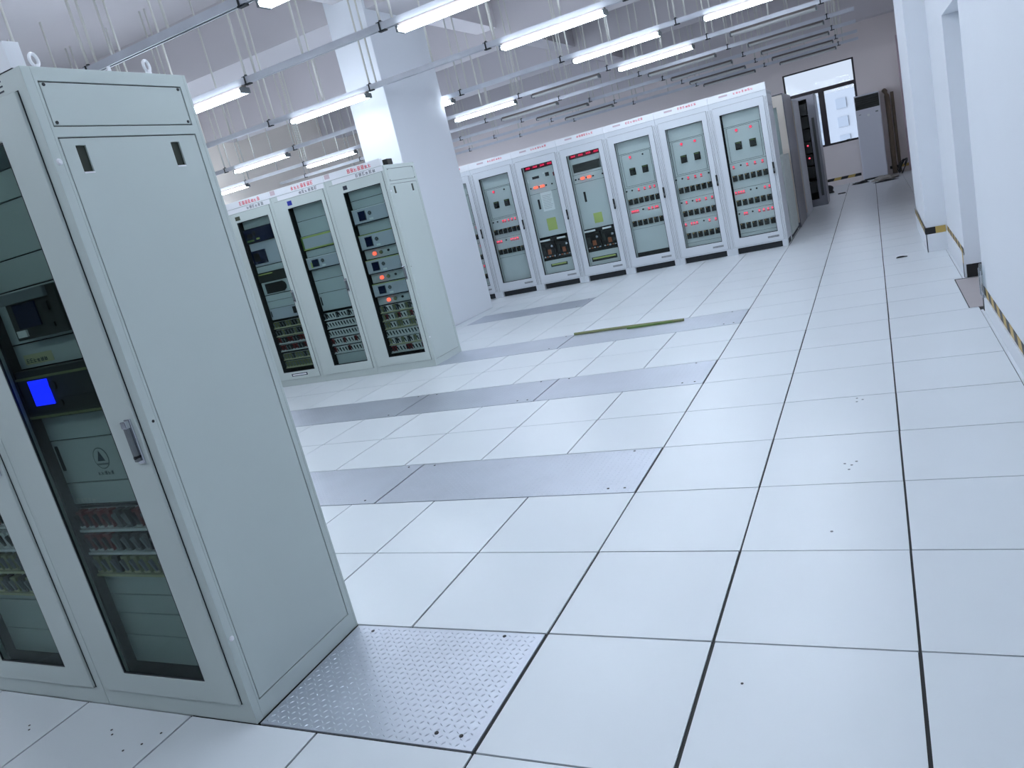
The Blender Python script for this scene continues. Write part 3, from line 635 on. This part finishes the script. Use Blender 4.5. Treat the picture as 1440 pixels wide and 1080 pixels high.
ring = [(U0+0.06, 1.155), (U0+0.33, 1.155), (U0+0.37, 1.18), (U0+0.38, 1.215), (U0+0.37, 1.25), (U0+0.33, 1.275), (U0+0.06, 1.275)]
b.raw([(x, Y-0.012, z) for x, z in ring]+[(x, Y, z) for x, z in ring], [tuple(range(7))]+[(i, (i+1) % 7, (i+1) % 7+7, i+7) for i in range(7)], BLACK); b.build('display_screen', pa)
panel(m1, U0, U1, 1.06, 1.135, Y, MODG); panel(m1, U0, U1, 0.97, 1.06, Y, MODG); pe = panel(m1, U0, U1, 0.83, 0.97, Y, MODL, 'door_panel')
b = MB(); b.box(U0+0.01, U0+0.025, Y-0.001, Y, 0.87, 0.94, BLACK); b.box(U1-0.10, U1-0.06, Y-0.02, Y, 0.87, 0.95, BLACK); b.build('handle_slot', pe)
mod_rows(m1, U0, U1, Y+0.01, [(0.765, 'oodd'), (0.665, 'ddod'), (0.570, 'rddr'), (0.475, 'rrdd'), (0.365, 'oood'), (0.265, 'oooo')], 10, 6)
b = MB(); b.box(0.33, 0.58, -0.0232, -0.022, 0.118, 0.15, LCD); b.box(0.345, 0.565, -0.0238, -0.0232, 0.126, 0.142, WHITE); b.build('nameplate', d1)
b = MB(); b.box(0.21, 0.285, -0.0235, -0.022, 2.06, 2.105, LCDG); b.build('sticker', d1)
b = MB(); b.box(-3.45, -3.305, 5.50, 5.60, 2.2005, 2.262, BLACK); tag(b.build('black_box', bevel=0.006), 'small black box lying on top of the middle cabinets by the column', 'box')

# ---- far row: seven light cabinets
FG = 'row of light cabinets with glass doors at the far side'
OF = (0.130, 0.678, 0.240, 2.015); FY = 10.2; Y = 0.06; U0, U1 = 0.15, 0.672
def far(k, label):
    r = thing('power_cabinet', label, 'power cabinet', (-0.8*(8-k), FY, 0), 0, FG)
    dd, hd = cab_shell(r, OF, kind='F', pc=PAINTL, zdoor=(0.11, 2.125))
    lettering(hd, 0.36, 2.245, 7, 0.036, 0.034, REDM, -0.0048, 70+k)
    b = MB(); b.box(0.16, 0.28, -0.0046, -0.004, 2.25, 2.275, PINK); b.build('logo', hd)
    if k < 7: b = MB(); b.box(U0-0.03, U0-0.006, Y, Y+0.01, 0.24, 2.03, MODG); b.build('mounting_rail', r)
    return r
def swpanel(r, l1='r', l2='k'):
    p = panel(r, U0, U1, 1.83, 2.03, Y, MODG)
    p = panel(r, U0+0.0, U1-0.0, 1.315, 1.83, Y+0.002, MODG, 'switch_panel')
    b = MB(); b.plate('xz', U0+0.03, U1-0.035, 1.335, 1.815, Y-0.0008, Y+0.002, [(U0+0.034, U1-0.039, 1.339, 1.811)], SEAM); b.box(U0+0.034, U1-0.039, Y-0.0006, Y+0.002, 1.339, 1.811, MODG); b.build('door_panel', p)
    for u, l in ((0.32, l1), (0.52, l2)): inst('bled' if l == 'r' else 'dotk2', mk_bigled if l == 'r' else mk_dot, 'indicator_light' if l == 'r' else 'push_button', p, (u, Y, 1.765))
    for u in (0.32, 0.52): inst('switch', mk_switch, 'switch', p, (u, Y, 1.545))
    b = MB(); b.box(0.305, 0.335, Y-0.0012, Y-0.0006, 1.735, 1.742, REDM); b.build('red_label', p)
def lowblank(r, segs):
    for z0, z1 in segs: panel(r, U0, U1, z0, z1, Y, MODG)
F7 = far(7, 'far row cabinet at the aisle end, two red indicator lights at its top'); swpanel(F7, 'r', 'r')
mod_breakers(F7, U0, U1, 0.945, 1.315, Y, 6, (0.10, 0.47, 0.68, 0.88), (0.30,), 1.10); mod_breakers(F7, U0, U1, 0.63, 0.945, Y, 6, (0.05, 0.13, 0.2, 0.27, 0.84, 0.96), (0.46, 0.62), 0.74); mod_breakers(F7, U0, U1, 0.29, 0.63, Y, 6, (0.2, 0.26, 0.6, 0.72, 0.84, 0.95), (0.05, 0.42), 0.40); lowblank(F7, [(0.24, 0.29)])
F6 = far(6, 'second cabinet from the aisle end of the far row'); swpanel(F6, 'r', 'r')
mod_breakers(F6, U0, U1, 0.965, 1.315, Y, 6, (0.35, 0.55, 0.72), (0.0, 0.18, 0.94), 1.10); mod_breakers(F6, U0, U1, 0.64, 0.965, Y, 6, (0.18, 0.48, 0.56, 0.74, 0.92), (0.04, 0.36), 0.75); mod_breakers(F6, U0, U1, 0.30, 0.64, Y, 6, (0.05, 0.22, 0.3, 0.38, 0.74, 0.92), (0.58,), 0.41); lowblank(F6, [(0.24, 0.30)])
F5 = far(5, 'third cabinet from the aisle end of the far row, empty lower part'); swpanel(F5, 'r', 'k')
mod_breakers(F5, U0, U1, 1.0, 1.315, Y, 6, (0.4, 0.58, 0.74, 0.88), (0.03, 0.2), 1.10); mod_breakers(F5, U0, U1, 0.67, 1.0, Y, 6, (0.08, 0.14, 0.2, 0.26, 0.6, 0.7, 0.8, 0.86), (0.42,), 0.76); lowblank(F5, [(0.30, 0.67)])
b = MB(); b.box(U0, U1, Y, Y+0.01, 0.24, 0.297, BLACK); b.build('open_bay', F5)
def meters(r):
    p = panel(r, U0, U1, 1.955, 2.02, Y, MAROON, 'meter_strip')
    for i in range(4): inst('digit', mk_digit, 'digital_meter', p, (U0+0.07+i*0.128, Y, 1.988))
def rectifier(r, seed):
    rnd = random.Random(seed); p = panel(r, U0, U1, 0.46, 0.80, Y+0.03, MODD, 'contactor_bay', 0.01)
    for s in (0, 1):
        x = U0+0.01+s*0.265
        b = MB(); b.box(x, x+0.235, Y-0.02, Y+0.03, 0.50, 0.755, BLACK); b.box(x+0.02, x+0.07, Y-0.035, Y-0.02, 0.60, 0.70, MODD); b.box(x+0.10, x+0.16, Y-0.035, Y-0.02, 0.56, 0.64, COPPER)
        for i in range(5): b.box(x+0.015+i*0.045, x+0.045+i*0.045, Y-0.03, Y-0.02, 0.515, 0.535, COPPER if i % 2 else CHROME)
        b.cyl((x+0.19, Y-0.02, 0.69), (x+0.19, Y-0.04, 0.69), 0.02, CHROME); b.build('contactor', p, bevel=0.002)
        b = MB(); b.box(x+0.0, x+0.19, Y-0.04, Y-0.02, 0.785, 0.812, WHITE); b.build('white_bar', p)
    b = MB(); b.box(U0+0.20, U0+0.32, Y-0.045, Y+0.02, 0.775, 0.83, BLACK); b.tube([(U0+0.26, Y-0.03, 0.78), (U0+0.24, Y-0.045, 0.68), (U0+0.27, Y-0.04, 0.55), (U0+0.25, Y-0.03, 0.48)], 0.01, BLACK); b.build('cable_duct', p)
F4 = far(4, 'far row cabinet with red digital meters above a long black vent'); meters(F4)
p = panel(F4, U0, U1, 1.70, 1.952, Y, MODG, 'vent_panel')
b = MB(); b.box(U0+0.03, U1-0.035, Y-0.01, Y, 1.735, 1.865, BLACK)
b.box(U1-0.05, U1-0.045, Y-0.014, Y-0.01, 1.74, 1.83, GREY); b.build('black_grille', p)
p = panel(F4, U0, U1, 1.565, 1.70, Y, MODG, 'lamp_panel')
for u, k in ((0.03, 0), (0.13, 0), (0.24, 1), (0.29, 1), (0.38, 0), (0.45, 1), (0.50, 1), (0.60, 0), (0.9, 0)):
    inst('lampo' if k else 'dotk2', mk_lampo if k else mk_dot, 'indicator_lamp' if k else 'push_button', p, (U0+u*(U1-U0)+0.02, Y, 1.63))
p = panel(F4, U0, U1, 0.83, 1.565, Y, MODG, 'door_panel')
b = MB(); b.box(0.265, 0.30, Y-0.004, Y, 1.26, 1.42, BLACK); b.build('handle_slot', p); b = MB(); b.box(0.355, 0.50, Y-0.001, Y, 0.90, 1.06, YELG); b.build('sticker', p)
rectifier(F4, 1); lowblank(F4, [(0.24, 0.46)])
b = MB(); b.box(U0+0.03, U0+0.46, Y-0.004, Y, 0.30, 0.37, BLACK); b.box(U0+0.05, U0+0.44, Y-0.010, Y-0.004, 0.335, 0.36, YELG); b.build('rail', F4)
F3 = far(3, 'far row cabinet with a white paper sheet taped inside its door'); meters(F3)
p = panel(F3, U0, U1, 1.565, 1.952, Y, MODG, 'lamp_panel')
b = MB(); b.box(0.26, 0.38, Y-0.008, Y, 1.80, 1.84, BLACK); b.box(0.17, 0.185, Y-0.01, Y, 1.76, 1.82, WHITE); b.box(0.50, 0.56, Y-0.02, Y, 1.80, 1.86, BLACK); b.cyl((0.47, Y, 1.86), (0.47, Y-0.02, 1.86), 0.012, WHITE); b.box(0.63, 0.655, Y-0.015, Y, 1.78, 1.84, REDD); b.build('switch', p)
for u, k in ((0.05, 0), (0.20, 1), (0.27, 1), (0.34, 0), (0.42, 1), (0.49, 1), (0.58, 0), (0.78, 0)):
    inst('lampo' if k else 'dotk2', mk_lampo if k else mk_dot, 'indicator_lamp' if k else 'push_button', p, (U0+u*(U1-U0)+0.02, Y, 1.665))
p = panel(F3, U0, U1, 0.85, 1.565, Y, MODG, 'door_panel')
b = MB(); b.box(0.265, 0.30, Y-0.004, Y, 1.31, 1.47, BLACK); b.build('handle_slot', p); b = MB(); b.box(0.345, 0.51, Y-0.001, Y, 0.94, 1.14, YELG); b.build('sticker', p)
b = MB(); b.box(0.335, 0.54, Y-0.0015, Y-0.0003, 1.26, 1.565, WHITE)
for i in range(9): b.box(0.355, 0.49+0.03*((i*7) % 3)/2, Y-0.002, Y-0.0015, 1.30+i*0.026, 1.304+i*0.026, GREY)
b.build('paper_sheet', p)
rectifier(F3, 2); lowblank(F3, [(0.24, 0.46)])
b = MB(); b.box(U0+0.10, U0+0.40, Y-0.004, Y, 0.345, 0.395, LCDG); b.box(U0+0.12, U0+0.38, Y-0.010, Y-0.004, 0.37, 0.39, YELG); b.build('rail', F3)
F2 = far(2, 'far row cabinet with two breaker rows and a wide blank lower panel, nearer the column'); swpanel(F2, 'r', 'k')
mod_breakers(F2, U0, U1, 0.99, 1.315, Y, 6, (0.42, 0.5, 0.62, 0.74, 0.86), (0.06, 0.22), 1.10); mod_breakers(F2, U0, U1, 0.66, 0.99, Y, 6, (0.05, 0.12, 0.2, 0.56, 0.64, 0.72, 0.8), (0.38,), 0.76); lowblank(F2, [(0.24, 0.66)])
F1 = far(1, 'far row cabinet partly hidden behind the white column'); swpanel(F1, 'r', 'k')
mod_breakers(F1, U0, U1, 0.99, 1.315, Y, 6, (0.42, 0.6, 0.8, 0.95), (0.06,), 1.10); mod_breakers(F1, U0, U1, 0.64, 0.99, Y, 6, (0.4, 0.6, 0.8, 0.95), (0.2,), 0.75); mod_breakers(F1, U0, U1, 0.28, 0.64, Y, 6, (0.5, 0.7, 0.9), (0.2,), 0.41); lowblank(F1, [(0.24, 0.28)])

# ---- cabinets behind the far row
def plain_cab(name, label, x, y, w, d, h, m, front, cat='equipment cabinet'):
    r = thing(name, label, cat, (x, y, 0))
    b = MB(); b.plate('yz', 0, d, 0.0, h, w-0.012, w, [], m); b.box(0, 0.012, 0, d, 0, h, m); b.box(0.012, w-0.012, d-0.012, d, 0, h, m); b.box(0.012, w-0.012, 0, d-0.012, h-0.012, h, m); b.box(0.012, w-0.012, 0, d-0.012, 0, 0.08, m)
    b.build('body', r, bevel=0.003)
    b = MB(); b.plate('xz', 0.014, w-0.014, 0.085, h-0.02, -0.016, -0.001, [(0.12, w-0.12, 0.25, h-0.2)], front); dd = b.build('door', r, bevel=0.003)
    b = MB(); b.box(0.12, w-0.12, -0.010, -0.006, 0.25, h-0.2, DGLASS); b.build('glass_pane', dd)
    b = MB(); b.box(w-0.06, w-0.035, -0.03, -0.016, 1.0, 1.15, BLACK); b.build('door_handle', dd)
    b = MB(); b.box(0.014, w-0.014, 0.10, 0.11, 0.08, h-0.014, MODG if m is not BLACK else BLACK); b.build('mounting_plate', r)
    return r
lowc = thing('battery_cabinet', 'low grey cabinet just behind the aisle end of the far row', 'cabinet', (-0.85, 10.95, 0))
b = MB(); b.box(0, 0.85, 0, 1.15, 0.06, 1.25, PAINT); b.box(0.03, 0.83, 0.03, 1.12, 0, 0.06, SEAM); b.build('body', lowc, bevel=0.004)
b = MB(); b.box(0.851, 0.855, 0.03, 0.56, 0.1, 1.2, PAINT); b.box(0.851, 0.855, 0.59, 1.12, 0.1, 1.2, PAINT); b.build('side_panel', lowc, bevel=0.001)
for o in list(COL.objects):     # fittings sit on the door face
    if o.parent and o.parent.name.split('.')[0] == 'door' and o.name.split('.')[0] in ('door_handle', 'sticker', 'nameplate') and o.parent.parent and 'cabinet' in o.parent.parent.name: o.location.y = 0.010
plain_cab('steel_cabinet', 'tall shiny steel cabinet side standing behind the far row', -0.82, 12.3, 0.84, 1.4, 2.2, STEELD, BEIGE)
plain_cab('pale_cabinet', 'pale cabinet side seen between the shiny steel cabinet and the dark open rack', -0.82, 13.85, 0.86, 1.2, 2.12, PAINTL, BEIGE)
rk = thing('open_rack', 'tall dark open rack with two red lights near the window', 'rack', (-0.60, 15.6, 0))
b = MB(); w, d_, h_ = 0.90, 0.8, 2.2
b.plate('xz', 0, w, 0.0, h_, 0, 0.05, [(0.07, w-0.15, 0.14, h_-0.07)], STEELD); b.box(0, 0.02, 0.05, d_, 0, h_, STEELD); b.box(w-0.02, w, 0.05, d_, 0, h_, STEELD); b.box(0.02, w-0.02, 0.05, d_, h_-0.02, h_, STEELD); b.box(0.02, w-0.02, d_-0.02, d_, 0, h_-0.02, BLACK)
b.box(0.02, 0.03, 0.06, d_-0.02, 0.02, h_-0.02, BLACK); b.box(w-0.03, w-0.02, 0.06, d_-0.02, 0.02, h_-0.02, BLACK)
b.build('body', rk, bevel=0.003)
b = MB(); b.box(w-0.10, w-0.05, -0.012, -0.0005, 0.2, 1.75, MODD); b.build('door', rk)
for i, z in enumerate((0.4, 0.7, 0.95, 1.2, 1.45, 1.7, 1.95)):
    b = MB(); b.box(0.09, w-0.17, 0.10, 0.5, z-0.12, z+0.10, BLACK); q = b.build('rack_module', rk, bevel=0.003)
    if i in (2, 3): inst('rled', lambda q_: q_.cyl((0, 0, 0), (0, -0.012, 0), 0.016, LEDR, 10), 'indicator_light', q, (w-0.24, 0.10, z+0.03))

# ------------------------------------------------------------------ far corner
ac = thing('air_conditioner', 'tall floor standing air conditioner beside the far window', 'air conditioner', (0.94, 20.0, 0))
b = MB(); b.box(0, 0.56, 0, 0.34, 0.04, 2.05, ACW); b.box(0.02, 0.54, 0.02, 0.32, 0, 0.04, MODD); b.build('body', ac, bevel=0.012)
b = MB(); b.box(0.02, 0.54, -0.012, 0, 0.06, 1.66, ACW); b.build('front_panel', ac, bevel=0.004)
b = MB(); b.box(0.015, 0.545, -0.004, 0, 1.71, 2.02, BLACK); lv = b.build('air_outlet', ac)
for i in range(6):
    b = MB(); z = 1.735+i*0.05; b.raw([(0.03, -0.006, z), (0.53, -0.006, z), (0.53, -0.022, z+0.022), (0.03, -0.022, z+0.022), (0.03, -0.004, z+0.004), (0.53, -0.004, z+0.004), (0.53, -0.020, z+0.026), (0.03, -0.020, z+0.026)], [(0,1,2,3), (7,6,5,4), (0,4,5,1), (3,2,6,7), (0,3,7,4), (1,5,6,2)], MODD); b.build('louver', lv)
b = MB(); b.cyl((0.28, -0.012, 1.55), (0.28, -0.016, 1.55), 0.03, WHITE, 16); b.build('emblem', ac); b = MB(); b.box(0.07, 0.12, -0.014, -0.012, 1.585, 1.60, GREY); b.box(0.44, 0.50, -0.014, -0.012, 1.58, 1.61, GREY); b.build('button_strip', ac)
b = MB(); b.tube([(1.66, 20.22, 0.02), (1.66, 20.24, 0.5), (1.67, 20.25, 1.2), (1.66, 20.25, 1.9), (1.64, 20.30, 2.0), (1.62, 20.36, 2.03)], 0.055, BROWN, 12)
tag(b.build('insulated_pipe', smooth=True), 'brown wrapped pipe rising beside the air conditioner', 'pipe')
b = MB(); b.tube([(1.78, 20.3, 0.02), (1.78, 20.3, 1.0), (1.78, 20.31, 1.96)], 0.035, BROWN, 12)
tag(b.build('insulated_pipe', smooth=True), 'thinner dark pipe in the corner right of the brown wrapped pipe', 'pipe')
b = MB(); b.tube([(2.0, 20.2, 0.02), (2.0, 20.2, 1.5), (2.0, 20.2, 3.2)], 0.025, PINK, 10)
tag(b.build('conduit_pipe', smooth=True), 'thin pinkish conduit running up the far right corner', 'pipe')
def blob(name, label, cat, c, sx, sy, sz, m, seed, fold=0.35, group=None):
    import bmesh
    bm = bmesh.new(); bmesh.ops.create_icosphere(bm, subdivisions=4, radius=1)
    rnd = random.Random(seed); ph = [rnd.random()*6 for _ in range(6)]
    for v in bm.verts:
        p = v.co.normalized(); k = 1+fold*0.4*math.sin(5*p.x+ph[0])*math.cos(4*p.y+ph[1])+fold*0.22*math.sin(13*p.z+ph[2]+6*p.x)+fold*0.15*math.sin(19*p.y+ph[3])
        v.co = Vector((p.x*k*sx, p.y*k*sy, max(-0.0, p.z*k*sz) if p.z < 0 else p.z*k*sz))
    me = bpy.data.meshes.new(name); bm.to_mesh(me); bm.free(); me.materials.append(m)
    me.polygons.foreach_set('use_smooth', [True]*len(me.polygons))
    o = bpy.data.objects.new(name, me); COL.objects.link(o); o.location = c; return tag(o, label, cat, group)
blob('black_bag', 'black bag lying on the floor behind the dark rack', 'bag', (0.10, 18.4, 0.001), 0.20, 0.16, 0.20, BAG, 3)
blob('plastic_sheet', 'crumpled pale plastic sheet on the floor in front of the air conditioner', 'sheet', (1.42, 19.2, 0.001), 0.26, 0.28, 0.09, RAG, 5, 0.5)
blob('black_cloth', 'flat black cloth on the floor before the crumpled sheet', 'cloth', (1.42, 18.6, 0.001), 0.24, 0.11, 0.03, BAG, 8, 0.5)
blob('black_cloth', 'flat black cloth lying at the foot of the air conditioner', 'cloth', (0.88, 19.45, 0.001), 0.17, 0.12, 0.05, BAG, 9, 0.5)
b = MB(); b.box(0.42, 0.58, 17.5, 17.6, 0.0, 0.02, BLACK); tag(b.build('cable_scrap', bevel=0.004), 'small dark scrap on the floor in the aisle near the window', 'scrap')
b = MB()
for k in range(3):
    pts = [(1.80+0.10*math.sin(k+t*0.9)+0.02*k, 19.55+0.16*math.cos(t*0.8+k), 0.02+abs(0.34*math.sin(t*0.55+k*0.7))) for t in range(10)]
    b.tube(pts, 0.011, BLACK, 6)
tag(b.build('cable_coil', smooth=True), 'loose loops of black cable in the far right corner', 'cable')
b = MB(); b.box(-0.20, -0.05, YB-0.005, YB+0.035, 1.0305, 1.38, BLACK); tag(b.build('black_case', bevel=0.005), 'upright black case standing on the left of the window sill', 'case')
b = MB(); b.box(0.42, 0.62, YB-0.01, YB+0.03, 1.0305, 1.07, BLACK); b.box(0.66, 0.74, YB-0.01, YB+0.03, 1.0305, 1.09, BLACK); tag(b.build('sill_clutter'), 'low dark oddment on the right of the window sill', 'clutter')
# items on the floor nearer
b = MB(); b.tube([(-1.84, 5.95, 0.016), (-1.45, 5.94, 0.016), (-1.0, 5.90, 0.016), (-0.62, 5.86, 0.016)], 0.014, OLIVE, 8); b.box(-1.22, -0.64, 5.86, 5.885, 0.003, 0.022, GREEN)
tag(b.build('cable_trunking'), 'long thin green and olive strip lying on the fourth floor plate', 'strip')
b = MB(); b.tube([(1.33, 7.52, 0.008), (1.38, 7.50, 0.012), (1.43, 7.53, 0.008), (1.39, 7.57, 0.008), (1.34, 7.55, 0.010)], 0.006, BLACK, 6)
tag(b.build('wire_scrap', smooth=True), 'tiny dark wire scrap on the tiles near the pilaster', 'wire')
b = MB()
for (x, y) in [(-1.50, -0.12), (-1.47, -0.14), (-1.28, -0.16), (-1.25, -0.10), (-1.33, -0.20), (-1.95, -0.16), (-1.92, -0.18), (0.72, 0.40), (-1.20, -0.30)]: b.cyl((x, y, 0.0002), (x, y, 0.0012), 0.0045, BLACK, 8)
for (x, y) in [(0.98, 1.95), (0.99, 2.0), (1.01, 2.04), (0.96, 2.02), (0.93, 1.35), (1.0, 2.9), (1.03, 2.93), (1.0, 2.96)]: b.cyl((x, y, 0.0002), (x, y, 0.001), 0.006, GREY, 8)
tag(b.build('floor_specks'), 'small dark specks scattered on the white tiles', 'debris', kind='stuff')
